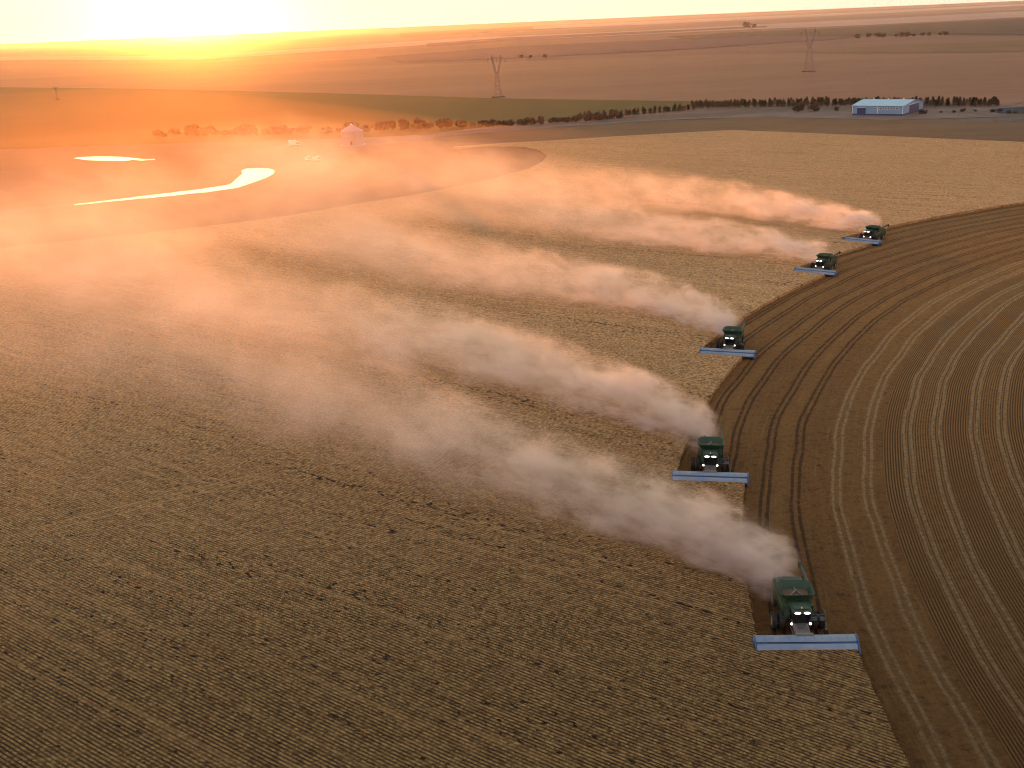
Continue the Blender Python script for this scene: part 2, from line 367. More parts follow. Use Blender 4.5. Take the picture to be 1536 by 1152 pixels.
fld('ploughed_field', [(-500, 232), (0, 226), (300, 216), (480, 224), (600, 212), (680, 214), (735, 217), (785, 218), (812, 224), (823, 233), (816, 243), (795, 254), (745, 267), (680, 282), (550, 304), (400, 329), (260, 346), (0, 374), (-160, 390), (-420, 410), (-600, 330)], .34, M_left)
fld('farm_yard', [(330, 232), (400, 224), (440, 214), (520, 209), (600, 205), (660, 204), (640, 211), (575, 217), (548, 222), (515, 238), (500, 252), (455, 268), (425, 276), (412, 262), (395, 250), (340, 246)], .40, M_gravel)
fld('barn_yard', [(1070, 178), (1120, 172), (1190, 168), (1260, 168), (1400, 170), (1440, 172), (1500, 176), (1440, 178), (1330, 181), (1240, 178.5), (1150, 177)], .40, M_gravel)
fld('track', [(600, 208), (720, 198), (850, 188.5), (1000, 179.5), (1080, 176), (1080, 177.6), (1000, 181), (850, 190.5), (720, 200.5), (600, 211)], .46, M_gravel)
fld('dirt_road', [(-500, 322), (0, 318), (60, 311), (112, 306), (112, 310), (60, 316), (0, 324), (-500, 330)], .40, M_gravel)
fld('pond', [(1486, 168), (1498, 163), (1540, 161), (1600, 162), (1600, 169), (1540, 171), (1500, 171)], .40, simple('dark_pond', (.03, .04, .06), .9, spec=.05))
fld('gravel_road', [(1488, 162), (1512, 157), (1536, 150), (1700, 120), (1700, 122), (1540, 152.5), (1516, 159), (1495, 164)], .44, M_gravel)
# far strips near the horizon
fld('fallow_strip', [(560, 86), (760, 70), (1000, 59), (1136, 51), (1290, 57), (1000, 76), (760, 88), (600, 94)], .6, M_purp)
fld('pale_strip', [(-500, 88), (300, 84), (700, 57), (900, 49), (1136, 37), (1300, 29), (1536, 17), (2100, -8), (2100, 2), (1536, 26), (1300, 38), (1136, 44), (900, 55), (700, 64), (300, 90), (-500, 93)], 1.0, M_pink)
fld('dark_strip', [(1000, 55), (1136, 47), (1300, 40), (1536, 28), (2100, 4), (2100, 58), (1536, 53), (1400, 51.5), (1290, 55), (1136, 54), (1040, 60)], .9, M_dgreen)
fld('far_pale_field', [(800, 40), (1000, 31), (1250, 20), (1536, 6), (1536, 9), (1250, 24), (1000, 36), (800, 44)], 1.6, M_pink)
fld('fallow_field', [(600, 50), (900, 34), (1250, 17), (1536, 4.5), (1536, 5.5), (1250, 20), (900, 40), (600, 56)], 1.3, M_dgreen)
fld('darker_field', [(1210, 80), (1280, 72), (1400, 66), (1536, 60), (2100, 50), (2100, 68), (1536, 78), (1380, 80)], .5, M_brown)  # slightly darker brown band of field
fld('pale_field', [(640, 66), (760, 56.5), (1000, 46), (1150, 39), (1150, 41), (1000, 49), (760, 61), (640, 70)], 1.1, M_purp)
# --- water catching the sunset
wt = NT('bright_water'); P = wt.pos()
WATER = wt.bsdf((.02, .02, .02, 1), .05, bump=wt.noise(P, .8, 3), bstr=.06, bdist=.1, spec=1.0)
gl = wt.t.nodes['Principled BSDF']; gl.inputs['Metallic'].default_value = 1.0; gl.inputs['Base Color'].default_value = (.24, .215, .21, 1)
def jag(pts, amp):
    return [(x + random.uniform(-amp, amp) * 3, y + random.uniform(-amp, amp)) for x, y in pts]
low = [(112, 309.5)] + [(112 + i * 9, 309.5 - (i * 9) * .098 - max(0, i - 20) ** 2 * .05) for i in range(1, 28)]
upp = [(x, y - 1.2 - 5.5 * min(1, (x - 112) / 240)) for x, y in low]
can = jag(low, .35) + [(385, 273.5), (400, 268), (411, 262), (412, 257), (404, 254.5), (385, 253.5), (370, 254.5), (362, 257.5), (364, 262), (358, 267)] + jag(upp[:-1][::-1], .3)
fld('canal', can, .52, WATER)
pl = [(110, 238.5), (125, 236.8), (150, 236), (180, 236.6), (205, 238.8), (214, 240.2), (232, 239.8), (233, 240.8), (212, 242.2), (200, 241.2), (185, 243), (160, 242.6), (130, 241.5)]
fld('pool', bump_line(pix(pl), 0)and pl, .52, WATER)
# ------------------------------------------------------------------ combine harvester
def dusty(name, col, rough, amt):
    t = NT(name); p = t.pos(obj=True); nz = t.noise(p, 1.1, 6, .7); up_ = t.sep(t.n('ShaderNodeNewGeometry').outputs['Normal'])[2]
    f = t.math('MULTIPLY', t.math('ADD', t.ramp(nz, .4, .72), t.math('MULTIPLY', t.math('MAXIMUM', up_, 0.0), .4)), amt)
    return t.bsdf(t.mix(f, col, (.19, .15, .11, 1)), t.ramp(nz, .3, .7, rough, rough + .35))
M_grn = dusty('green_paint', (.003, .050, .022, 1), .3, .12)
M_grn2 = dusty('dark_green_paint', (.003, .030, .015, 1), .4, .12)
M_yel = simple('yellow_paint', (.22, .16, .03), .6, 0, .1, 3)
M_blk = simple('black_rubber', (.018, .017, .017), .85, 0, .25, 6)
M_dark = simple('dark_metal', (.03, .03, .03), .5, .5, .2, 5)
M_steel = simple('dusty_steel', (.17, .17, .17), .45, .6, .15, 3)
M_glass = simple('cab_glass', (.006, .008, .010), .06, 0, .0, 3)
M_blue = simple('blue_paint', (.025, .085, .21), .4, .1, .15, 3)
t_ = NT('pale_blue_sheet'); p_ = t_.pos(obj=True); n_ = t_.noise(t_.mapping(p_, (.5, 2, 2)), 1.2, 5, .7)
M_hood = t_.bsdf(t_.mix(t_.math('MULTIPLY', t_.ramp(n_, .45, .75), .55), t_.mix(t_.ramp(t_.noise(p_, .5, 2), .35, .65), (.14, .225, .33, 1), (.21, .29, .37, 1)), (.24, .20, .17, 1)), .42, .3)
M_dust = simple('dusty_cover', (.15, .135, .12), .8, 0, .15, 3)
M_grain = simple('wheat_grain', (.12, .07, .035), .9, 0, .3, 9)
M_red = simple('red_lens', (.5, .02, .02), .3)
t_ = NT('lit_lamp'); M_lamp = t_.bsdf((1, 1, 1, 1), .3, emis=(1, .97, .9, 1), estr=7.0)
def make_combine():
    root = empty('combine_harvester')
    # body
    body = MB().prof_x([(-.1, 1.15), (-.1, 3.05), (.4, 3.2), (4.4, 3.2), (6.2, 3.0), (7.1, 2.35), (7.2, 1.5), (6.2, 1.05), (3.0, .85), (1.2, .85)], -1.55, 1.55).build('body', M_grn, root, bevel=.07)
    for sx in (-1, 1):
        x0, x1 = (1.56, 1.62) if sx > 0 else (-1.62, -1.56)
        pn = MB().prof_x([(.2, 1.5), (.2, 2.9), (3.3, 2.95), (3.3, 1.3), (1.4, 1.1)], x0, x1).build('side_panel', M_grn, root, bevel=.02)
        pn2 = MB().prof_x([(3.4, 1.3), (3.4, 2.95), (6.0, 2.8), (6.9, 2.2), (6.9, 1.6), (6.2, 1.2)], x0, x1).build('side_panel', M_grn, root, bevel=.02)
        xa, xb = (1.623, 1.65) if sx > 0 else (-1.65, -1.623)
        MB().prof_x([(.5, 2.32), (.5, 2.47), (6.7, 2.32), (6.7, 2.2)], xa, xb).build('yellow_stripe', M_yel, root)
        # louvres
        lv = MB()
        for k in range(6): lv.box(xa, xb + .02 * 0, 4.0, 5.0, 1.5 + k * .11, 1.56 + k * .11)
        lv.build('vent', M_dark, root)
    # axle / chassis
    MB().box(-2.2, 2.2, -.18, .18, .85, 1.15).box(-.9, .9, .2, 5.0, .62, .84).build('chassis', M_dark, root, bevel=.03)
    # grain tank: eight-sided flared extension, hollow
    def ring(hx, y0, y1, z, ch, dz=0):
        return [(-hx + ch, y0, z + dz), (hx - ch, y0, z + dz), (hx, y0 + ch, z), (hx, y1 - ch, z), (hx - ch, y1, z + dz), (-hx + ch, y1, z + dz), (-hx, y1 - ch, z), (-hx, y0 + ch, z)]
    tk = MB(); A = ring(1.4, .35, 2.75, 3.2, .3); B = ring(1.88, -.1, 3.3, 4.0, .5, .12)
    A2 = ring(1.33, .42, 2.68, 3.2, .3); B2 = ring(1.82, -.04, 3.24, 3.98, .5, .12)
    q = [(i, (i + 1) % 8, 8 + (i + 1) % 8, 8 + i) for i in range(8)]
    tk.add(A + B, q); tk.add(A2 + B2, [f[::-1] for f in q]); tk.add(B + B2, q)
    tank = tk.build('grain_tank', M_grn, root)
    rm = MB()
    for i in range(8):
        rm.tube(B[i], B[(i + 1) % 8], .045, n=6)
    rm.build('tank_rim', M_grn2, tank)
    hp = MB(); hv = []; N = 14
    for j in range(N + 1):
        for i in range(N + 1):
            x = -1.45 + 2.9 * i / N; y = .2 + 2.65 * j / N; r = hypot(x / 1.6, (y - 1.5) / 1.4)
            hv.append((x, y, 3.32 + .42 * max(0, 1 - r) + .03 * sin(5 * x + 3 * y)))
    hp.add(hv, [(j * (N + 1) + i, j * (N + 1) + i + 1, (j + 1) * (N + 1) + i + 1, (j + 1) * (N + 1) + i) for j in range(N) for i in range(N)])
    hp.build('grain_heap', M_grain, tank, smooth=True)
    au = MB().tube((-1.1, .5, 3.35), (0, 1.5, 3.85), .10, n=8).tube((0, 1.5, 3.3), (0, 1.5, 3.92), .14, n=8).tube((1.1, .5, 3.35), (0, 1.5, 3.85), .07, n=8).tube((0, 2.8, 3.6), (0, 1.5, 3.85), .07, n=8)
    au.build('tank_auger', M_steel, tank)
    # cab
    cab = MB().frustum((-.82, .82, -1.75, -.12), (-.95, .95, -2.0, -.12), 1.55, 3.05).build('cab', M_glass, root, bevel=.06)
    for sx in (-1, 1):
        MB().tube((sx * .84, -1.77, 1.55), (sx * .97, -2.02, 3.05), .045, n=6).build('cab_pillar', M_dark, cab)
        MB().tube((sx * .86, -.5, 1.55), (sx * .99, -.5, 3.05), .05, n=6).build('cab_pillar', M_dark, cab)
    MB().box(-.86, .86, -1.82, -1.70, 1.45, 1.60).build('cab_sill', M_dark, cab)
    MB().box(-.5, .5, -.9, -.3, 1.6, 2.1).box(-.35, .35, -.5, -.3, 2.1, 2.6).build('operator_seat', M_dark, cab, bevel=.05)
    sf = MB().prof_x([(-2.35, 3.08), (-2.38, 3.2), (-2.2, 3.36), (-1.2, 3.46), (-.2, 3.42), (-.02, 3.3), (-.02, 3.06), (-2.0, 3.06)], -1.08, 1.08).build('cab_roof', M_grn2, root, bevel=.05)
    MB().prof_x([(-1.9, 3.43), (-1.9, 3.47), (-.5, 3.50), (-.5, 3.47)], -.8, .8).build('roof_hatch', M_grn, sf)
    for sx in (-1, 1):
        MB().lathe([(0, .001), (0, .2), (.08, .2), (.08, .001)], (0, 0, 0), 'z', 16)
        h = MB(); vs = []
        for k in range(16):
            t = 2 * pi * k / 16; vs.append((sx * .5 + .33 * cos(t), -2.40, 3.19 + .10 * sin(t)))
        for k in range(16):
            t = 2 * pi * k / 16; vs.append((sx * .5 + .33 * cos(t), -2.30, 3.19 + .10 * sin(t)))
        h.add(vs, [tuple(range(16))[::-1], tuple(range(16, 32))] + [(k, (k + 1) % 16, 16 + (k + 1) % 16, 16 + k) for k in range(16)])
        h.build('headlight', M_lamp, root)
        MB().tube((sx * 1.02, -1.95, 1.62), (sx * 1.02, -1.85, 1.62), .12, n=12).build('lower_headlight', M_lamp, root)
        arm = MB().tube((sx * 1.0, -2.0, 2.95), (sx * 1.75, -2.25, 2.9), .03, n=6).tube((sx * 1.75, -2.25, 2.9), (sx * 1.75, -2.25, 2.45), .025, n=6).build('mirror_arm', M_dark, root)
        MB().box(sx * 1.78 - .15, sx * 1.78 + .15, -2.28, -2.2, 2.2, 2.65).build('mirror', M_dark, arm, bevel=.03)
    MB().tube((0, -1.9, 3.5), (0, -1.9, 3.68), .07, n=10).build('beacon', simple('amber_lens', (.8, .55, .12), .3), sf)
    # front fascia under the cab, each side of the cab shoulders
    for sx in (-1, 1):
        a, b = (.98, 1.56) if sx > 0 else (-1.56, -.98)
        MB().box(a, b, -.55, -.12, 1.5, 3.1).build('shoulder_panel', M_grn, root, bevel=.05)
    # platform and ladder on the machine's left (photo right)
    pf = MB().box(1.0, 2.75, -1.55, -.35, 1.72, 1.78).build('platform', M_dark, root)
    rl = MB()
    for x in (1.15, 1.9, 2.7):
        rl.tube((x, -1.52, 1.78), (x, -1.52, 2.55), .025, n=6)
    rl.tube((1.15, -1.52, 2.55), (2.7, -1.52, 2.55), .025, n=6).tube((1.15, -1.52, 2.15), (2.7, -1.52, 2.15), .02, n=6)
    rl.tube((2.7, -1.52, 2.55), (2.7, -.4, 2.55), .025, n=6).tube((2.7, -.4, 1.78), (2.7, -.4, 2.55), .025, n=6)
    rl.build('handrail', M_steel, pf)
    ld = MB()
    for dxx in (0, .45): ld.tube((2.95, -1.5 + dxx, .5), (2.75, -1.5 + dxx, 1.75), .03, n=6)
    for k in range(4): ld.box(2.76 + .05 * (3 - k) - .08, 2.76 + .05 * (3 - k) + .08, -1.5, -1.05, .55 + k * .32, .59 + k * .32)
    ld.build('ladder', M_steel, root)
    # feeder house
    fh = MB().prof_x([(-.3, .85), (-.3, 1.7), (-1.2, 1.75), (-3.68, 1.1), (-3.68, .45), (-1.2, .8)], -.78, .78).build('feeder_house', M_dust, root, bevel=.04)
    MB().prof_x([(-1.25, 1.77), (-3.5, 1.18), (-3.5, 1.14), (-1.25, 1.73)], -.5, .5).build('feeder_cover', M_steel, fh)
    for sx in (-1, 1): MB().tube((sx * .9, -.5, .7), (sx * .9, -2.9, .6), .06, n=8).build('lift_cylinder', M_steel, fh)
    # wheels
    def wheel(x, y, r, wd, rimm, ry=False):
        sx = 1 if x > 0 else -1
        rim = MB().lathe([(-.18 * wd, .001), (-.18 * wd, r * .22), (.05 * wd, r * .28), (.32 * wd, r * .50), (.46 * wd, r * .58), (-.46 * wd, r * .58), (-.30 * wd, r * .5), (-.18 * wd, r * .22)] if sx > 0 else
                         [(.18 * wd, .001), (.18 * wd, r * .22), (-.05 * wd, r * .28), (-.32 * wd, r * .50), (-.46 * wd, r * .58), (.46 * wd, r * .58), (.30 * wd, r * .5), (.18 * wd, r * .22)], (x, y, r), 'x', 24).build('wheel', rimm, root)
        ty = MB().lathe([(-.46 * wd, r * .56), (-.5 * wd, r * .7), (-.49 * wd, r * .88), (-.40 * wd, r * .955), (0, r * .965), (.40 * wd, r * .955), (.49 * wd, r * .88), (.5 * wd, r * .7), (.46 * wd, r * .56)], (x, y, r), 'x', 32)
        for k in range(20):      # lugs
            for s2 in (-1, 1):
                t = 2 * pi * (k + (.5 if s2 > 0 else 0)) / 20; t2 = t + .16
                pts = []
                for (tt, xx) in ((t, .04), (t + .07, .04), (t2 + .07, .47), (t2, .47)):
                    for rr_ in (.94, 1.0):
                        pts.append((x + s2 * xx * wd, y + r * rr_ * cos(tt), r + r * rr_ * sin(tt)))
                ty.add(pts, [(1, 3, 5, 7), (0, 1, 3, 2), (2, 3, 5, 4), (4, 5, 7, 6), (6, 7, 1, 0)])
        ty.build('tyre', M_blk, rim)
    for sx in (-1, 1):
        wheel(sx * 1.85, 0, 1.0, .56, M_yel); wheel(sx * 2.60, 0, 1.0, .56, M_yel)
        wheel(sx * 1.65, 5.0, .74, .5, M_yel)
    MB().box(-1.5, 1.5, 4.9, 5.1, .62, .84).build('rear_axle', M_dark, root)
    # engine deck, screen, exhaust, rear
    MB().box(-1.2, 1.2, 4.3, 5.9, 3.05, 3.24).build('engine_hood', M_grn2, root, bevel=.08)
    MB().tube((-.9, 4.6, 3.3), (-.9, 4.6, 3.7), .09, n=10).tube((-.9, 4.6, 3.66), (-.9, 4.85, 3.78), .09, n=10).build('exhaust', M_steel, root)
    MB().tube((.8, 4.5, 3.22), (.8, 4.5, 3.5), .18, n=12).build('air_intake', M_dark, root)
    rh = MB().prof_x([(7.1, 1.2), (7.1, 2.2), (7.9, 1.7), (8.1, 1.0), (7.7, .75)], -1.15, 1.15).build('straw_chopper', M_grn2, root, bevel=.05)
    MB().box(-.9, .9, 7.9, 8.3, .75, .85).build('spreader', M_dark, rh)
    rr2 = MB()
    for x in (-1.3, -.85): rr2.tube((x, 7.3, .9), (x, 7.3, 2.7), .03, n=6)
    for k in range(5): rr2.tube((-1.3, 7.3, 1.1 + k * .3), (-.85, 7.3, 1.1 + k * .3), .02, n=6)
    rr2.build('rear_ladder', M_steel, root)
    for sx in (-1, 1): MB().box(sx * 1.3 - .1, sx * 1.3 + .1, 7.18, 7.24, 2.1, 2.35).build('tail_light', M_red, root)
    # unloading auger, folded back
    ag = MB().tube((1.55, 1.3, 2.3), (1.75, 1.5, 3.55), .22, n=12).tube((1.72, 1.4, 3.45), (1.75, 7.6, 3.75), .2, n=14).build('unloading_auger', M_grn2, root)
    MB().tube((1.75, 7.45, 3.73), (1.76, 7.95, 3.78), .26, n=12).tube((1.76, 7.85, 3.8), (1.76, 8.1, 3.3), .24, .2, n=12).build('auger_spout', M_dark, ag)
    # header: long pale hood over a nose, with a dark rotor between and blue ends
    hd = MB().prof_x([(-3.05, .35), (-3.05, 1.3), (-3.2, 1.36), (-3.35, 1.3), (-3.35, .4)], -5.35, 5.35).build('header', M_blue, root, bevel=.02)
    hood = MB().prof_x([(-3.12, 1.37), (-3.3, 1.42), (-3.75, 1.40), (-4.15, 1.26), (-4.22, 1.16), (-4.17, 1.14), (-4.1, 1.2), (-3.75, 1.34), (-3.3, 1.36), (-3.12, 1.33)], -5.32, 5.32).build('header_hood', M_hood, hd)
    MB().prof_x([(-4.30, 1.02), (-4.42, 1.05), (-4.8, .90), (-5.05, .66), (-5.08, .55), (-5.0, .6), (-4.75, .82), (-4.42, .96)], -5.30, 5.30).build('header_nose', M_hood, hd)
    MB().prof_x([(-4.24, 1.10), (-4.30, 1.12), (-4.38, 1.08), (-4.30, 1.0)], -5.31, 5.31).build('hood_rail', M_blue, hd)
    MB().prof_x([(-5.04, .50), (-5.09, .50), (-5.12, .56), (-5.10, .62), (-5.06, .60)], -5.31, 5.31).build('nose_rail', M_blue, hd)
    hd.location = (0, -.62, 0)
    rt = MB().tube((-5.3, -4.1, .62), (5.3, -4.1, .62), .22, n=12)
    for k in range(96):
        x = -5.2 + 10.4 * k / 95; a = k * 1.1
        rt.add([(x - .03, -4.1, .62), (x + .03, -4.1, .62), (x, -4.1 - .42 * cos(a), .62 + .42 * sin(a))], [(0, 1, 2)])
    rt.build('rotor', M_dark, hd)
    MB().box(-5.3, 5.3, -4.5, -3.2, .14, .20).build('header_floor', M_steel, hd)
    for x in (-4.4, -3.5, -2.65, -1.75, -.9, 0, .9, 1.75, 2.65, 3.5, 4.4): MB().prof_x([(-3.3, 1.43), (-3.75, 1.415), (-4.15, 1.275), (-4.15, 1.25), (-3.75, 1.38), (-3.3, 1.40)], x - .012, x + .012).build('hood_seam', M_blue, hd)
    for sx in (-1, 1):
        a, b = (5.33, 5.5) if sx > 0 else (-5.5, -5.33)
        e = MB().prof_x([(-3.0, .15), (-3.0, 1.42), (-3.4, 1.52), (-4.2, 1.36), (-5.0, .85), (-5.45, .35), (-5.3, .15)], a, b).build('end_plate', M_blue, hd, bevel=.03)
        MB().prof_x([(-3.3, 1.35), (-3.5, 1.42), (-4.1, 1.28), (-4.1, .9), (-3.3, .9)], (b if sx > 0 else a - .04), (b + .04 if sx > 0 else a)).build('drive_cover', M_hood, e)
        MB().box(a + .02, b - .02, -4.0, -3.2, .05, .16).build('skid', M_dark, e)
    MB().prof_x([(-3.0, 1.30), (-3.0, 1.55), (-3.35, 1.52), (-3.35, 1.44)], -.95, .95).build('header_bracket', M_dust, hd)
    return root
proto = make_combine()
LBL = ['green combine nearest the camera, tank rim wide open, lights on', 'second nearest green combine, facing straight ahead with dust directly behind its cab',
       'middle green combine of the staggered line, at the point where the cut edge bends', 'fourth green combine, seen at an angle just in front of the farthest one',
       'farthest green combine, smallest, at the top end of the staggered line']
for k, (hx, hy, f) in enumerate(CP):
    o = proto if k == 0 else copy_tree(proto)
    # header middle sits 4.7 m ahead of the front axle
    o.location = (hx + sin(f) * 4.7, hy + cos(f) * 4.7, .06); o.rotation_euler = (0, 0, -f)
    tag(o, LBL[k], 'combine harvester', 'green combines harvesting in a staggered line')
# ------------------------------------------------------------------ barn
def wall_mat(name, col, ribs=2.0):
    t = NT(name); P = t.pos(obj=True); s = t.sep(P)
    rib = t.math('SINE', t.math('MULTIPLY', s[0], 2 * pi / .8))
    c = t.mix(t.ramp(t.noise(P, .3, 4), .3, .7), tuple(q * .9 for q in col) + (1,), tuple(col) + (1,))
    c = t.mix(t.ramp(rib, .3, 1, 0, .12), c, (.2, .25, .3, 1))
    return t.bsdf(c, .5, .1, bump=rib, bstr=.3, bdist=.05)
M_bw = wall_mat('barn_wall_sheet', (.19, .38, .58)); M_br = wall_mat('barn_roof_sheet', (.26, .49, .64)); M_navy = simple('navy_paint', (.025, .035, .12), .5)
M_win = simple('dull_window', (.16, .17, .13), .3); M_trim = simple('trim_white', (.75, .8, .85), .5)
b0 = G(1278, 173.5); b1 = G(1354, 174.5); b2 = G(1387, 171.5)
ax = (b1[0] - b0[0], b1[1] - b0[1]); BL = hypot(*ax); rz = atan2(ax[1], ax[0])
BW = 43.0; EH = 5.7; RH = 7.9
barn = empty('barn', (b0[0], b0[1], .4), rz)
tag(barn, 'pale blue metal barn with navy doors in front of the dark conifer belt', 'barn')
MB().prof_x([(0, 0), (0, EH), (BW / 2, RH - .1), (BW, EH), (BW, 0)], 0, BL).build('wall', M_bw, barn)
MB().prof_x([(-.6, EH - .05), (-.6, EH + .15), (BW / 2, RH + .2), (BW + .6, EH + .15), (BW + .6, EH - .05), (BW / 2, RH + .0)], -.6, BL + .6).build('roof', M_br, barn)
for (x0, x1) in ((BL * .10, BL * .27),):
    dd = MB().box(x0, x1, -.15, -.02, 0, 4.6).build('door', M_navy, barn)
    MB().box(x0 - .2, x1 + .2, -.2, -.02, 4.62, 4.85).build('door_track', M_trim, dd)
for k in range(5):
    cx_ = BL * (.46 + k * .105)
    wd_ = MB().box(cx_ - 1.0, cx_ + 1.0, -.1, -.02, 3.5, 4.8).build('window', M_trim, barn)
    MB().box(cx_ - .8, cx_ + .8, -.14, -.11, 3.65, 4.65).build('pane', M_win, wd_)
MB().box(0, BL, -.12, -.03, 0, .9).build('base_band', M_navy, barn)
gd = MB().box(BL + .03, BL + .16, BW * .30, BW * .78, 0, 5.4).build('door', M_navy, barn)
MB().box(BL + .03, BL + .2, BW * .28, BW * .80, 5.42, 5.65).build('door_track', M_trim, gd)
MB().box(BL + .03, BL + .13, 0, BW * .29, 0, .9).box(BL + .03, BL + .13, BW * .79, BW, 0, .9).build('base_band', M_navy, barn)
for x in (0.0, BL * .5, BL - .4): MB().box(x, x + .4, -.16, -.13, .92, EH - .1).build('corner_trim', M_trim, barn)
for k in range(3): MB().tube((BL * (.2 + .3 * k), BW / 2, RH + .1), (BL * (.2 + .3 * k), BW / 2, RH + 1.0), .45, .35, n=10).build('roof_vent', M_trim, barn)
# ------------------------------------------------------------------ grain bin
gx, gy = G(529.5, 218)
M_bin = wall_mat('galvanised_sheet', (.27, .26, .28))
RB = 6.2
gb = empty('grain_bin', (gx, gy, .4)); tag(gb, 'round corrugated grain bin with a conical roof, in the orange haze', 'grain bin')
MB().lathe([(0 + k * .4, RB + (.04 if k % 2 else 0)) for k in range(21)], (0, 0, 0), 'z', 36).build('wall', M_bin, gb)
br_ = MB().lathe([(8.0, RB + .25), (8.05, RB + .25), (11.3, .7), (11.3, .01)], (0, 0, 0), 'z', 36).build('roof', M_bin, gb)
MB().lathe([(11.3, .7), (11.7, .7), (12.1, .05)], (0, 0, 0), 'z', 12).build('roof_cap', M_trim, br_)
MB().box(-.6, .6, -RB - .12, -RB + .3, .2, 2.4).build('door', M_dark, gb)
lb = MB()
for x in (1.5, 2.0): lb.tube((x, -RB - .1, .3), (x, -RB - .1, 8.3), .05, n=5)
for k in range(16): lb.tube((1.5, -RB - .1, .6 + k * .5), (2.0, -RB - .1, .6 + k * .5), .03, n=5)
lb.build('ladder', M_steel, gb)
MB().lathe([(-.4, RB + 1.2), (-.2, RB + 1.2), (-.2, RB)], (0, 0, .3), 'z', 30).build('foundation', simple('concrete', (.45, .43, .4), .9), gb)
# small farm vehicles and trailers by the bin
M_white = simple('white_paint', (.75, .75, .73), .4)
def truck(name, px, py, rz, label, L=7.0, body=M_white, boxh=2.6):
    x, y = G(px, py); r = empty(name, (x, y, .41), rz); tag(r, label, 'truck')
    MB().box(-L / 2, L / 2 - 2.2, -1.2, 1.2, .9, .9 + boxh).build('cargo_box', body, r, bevel=.05)
    cb = MB().frustum((L / 2 - 2.1, L / 2, -1.15, 1.15), (L / 2 - 2.1, L / 2 - .5, -1.1, 1.1), .7, 2.8).build('cab', body, r, bevel=.08)
    MB().frustum((L / 2 - 2.0, L / 2 - .12, -1.16, 1.16), (L / 2 - 1.9, L / 2 - .42, -1.12, 1.12), 1.7, 2.55).build('window', M_glass, cb)
    MB().box(-L / 2 + .1, L / 2 - .1, -.5, .5, .5, .9).build('chassis', M_dark, r)
    for xx in (-L / 2 + 1.3, L / 2 - 1.1):
        for s_ in (-1, 1):
            wq = MB().tube((xx, s_ * .85, .5), (xx, s_ * 1.18, .5), .5, n=14).build('wheel', M_blk, r)
truck('farm_truck', 442, 221, RD(8), 'white box truck parked left of the grain bin at the yard edge', 6.5, boxh=2.9)
truck('farm_truck', 475.5, 244, RD(25), 'small white truck standing in the open yard, the right one of two', 4.2, boxh=1.5)
truck('farm_truck', 463, 243.5, RD(5), 'smallest pale truck in the yard, beside the slightly larger white one', 3.2, boxh=1.1)
# ------------------------------------------------------------------ pylons
M_lat = simple('weathered_lattice', (.15, .13, .13), .7, .2)
def lattice(mb, a, b, w0, w1, n, r=.11):
    r *= .8
    """square lattice column between two points, with cross bracing"""
    d = Vector(b) - Vector(a); prev = None
    for k in range(n + 1):
        t = k / n; c = Vector(a) + d * t; w = w0 + (w1 - w0) * t
        q = [c + Vector((sx * w / 2, sy * w / 2, 0)) for sx, sy in ((-1, -1), (1, -1), (1, 1), (-1, 1))]
        if prev:
            for i in range(4):
                mb.tube(prev[i], q[i], r, n=4, caps=False)
                mb.tube(prev[i], q[(i + 1) % 4], r * .6, n=4, caps=False)
                mb.tube(q[i], q[(i + 1) % 4], r * .6, n=4, caps=False)
        prev = q
def pylon(px, py, Hh, rz, label, wide=True):
    x, y = G(px, py); r = empty('pylon', (x, y, .1), rz); tag(r, label, 'pylon', 'lattice power pylons')
    k = Hh / 40.0
    legs = MB(); lattice(legs, (0, 0, 0), (0, 0, 22 * k), (9.0 if wide else 7) * k, 2.4 * k, 6, .11); legs.build('tower_body', M_lat, r)
    for sx in (-1, 1):
        m = MB(); lattice(m, (sx * .9 * k, 0, 22 * k), (sx * 4.2 * k, 0, 36 * k), 1.5 * k, 1.2 * k, 5, .12); m.build('fork_arm', M_lat, r)
        m = MB(); lattice(m, (sx * 4.2 * k, 0, 36 * k), (sx * 4.6 * k, 0, 40 * k), 1.0 * k, .3 * k, 2, .1); m.build('peak', M_lat, r)
    m = MB()
    for z_, w_ in ((36 * k, 0), (37.6 * k, 0)):
        for yy in (-.6, .6): m.tube((-9 * k if z_ < 37 * k else -4.5 * k, yy, z_), (9 * k if z_ < 37 * k else 4.5 * k, yy, z_), .08, n=4)
    for i in range(18):
        x_ = (-9 + i) * k; x2 = x_ + k
        top = lambda v: 36 * k + 1.6 * k * max(0, min(1, (9 * k - abs(v)) / (4.5 * k)))
        m.tube((x_, 0, 36 * k if i % 2 else top(x_)), (x2, 0, top(x2) if i % 2 else 36 * k), .05, n=4)
        m.tube((x_, 0, top(x_)), (x2, 0, top(x2)), .06, n=4)
    m.build('crossarm', M_lat, r)
    for x_ in (-8.4, 0, 8.4): MB().tube((x_ * k, 0, 35.9 * k), (x_ * k, 0, 32.5 * k), .18, n=6).build('insulator', M_dark, r)
    MB().box(-6.2 * k, 6.2 * k, -3.2 * k, 3.2 * k, 0, .7).build('scrub_base', simple('scrub', (.05, .03, .018), .9), r)
pylon(747, 146, 37, RD(12), 'lattice pylon at the far edge of the green field', False)
pylon(1213, 107.5, 45, RD(-10), 'tall lattice pylon standing in the pale stubble field above the barn')
pylon(86, 150, 15, RD(20), 'faint small pylon on the far left below the sun glow', False)
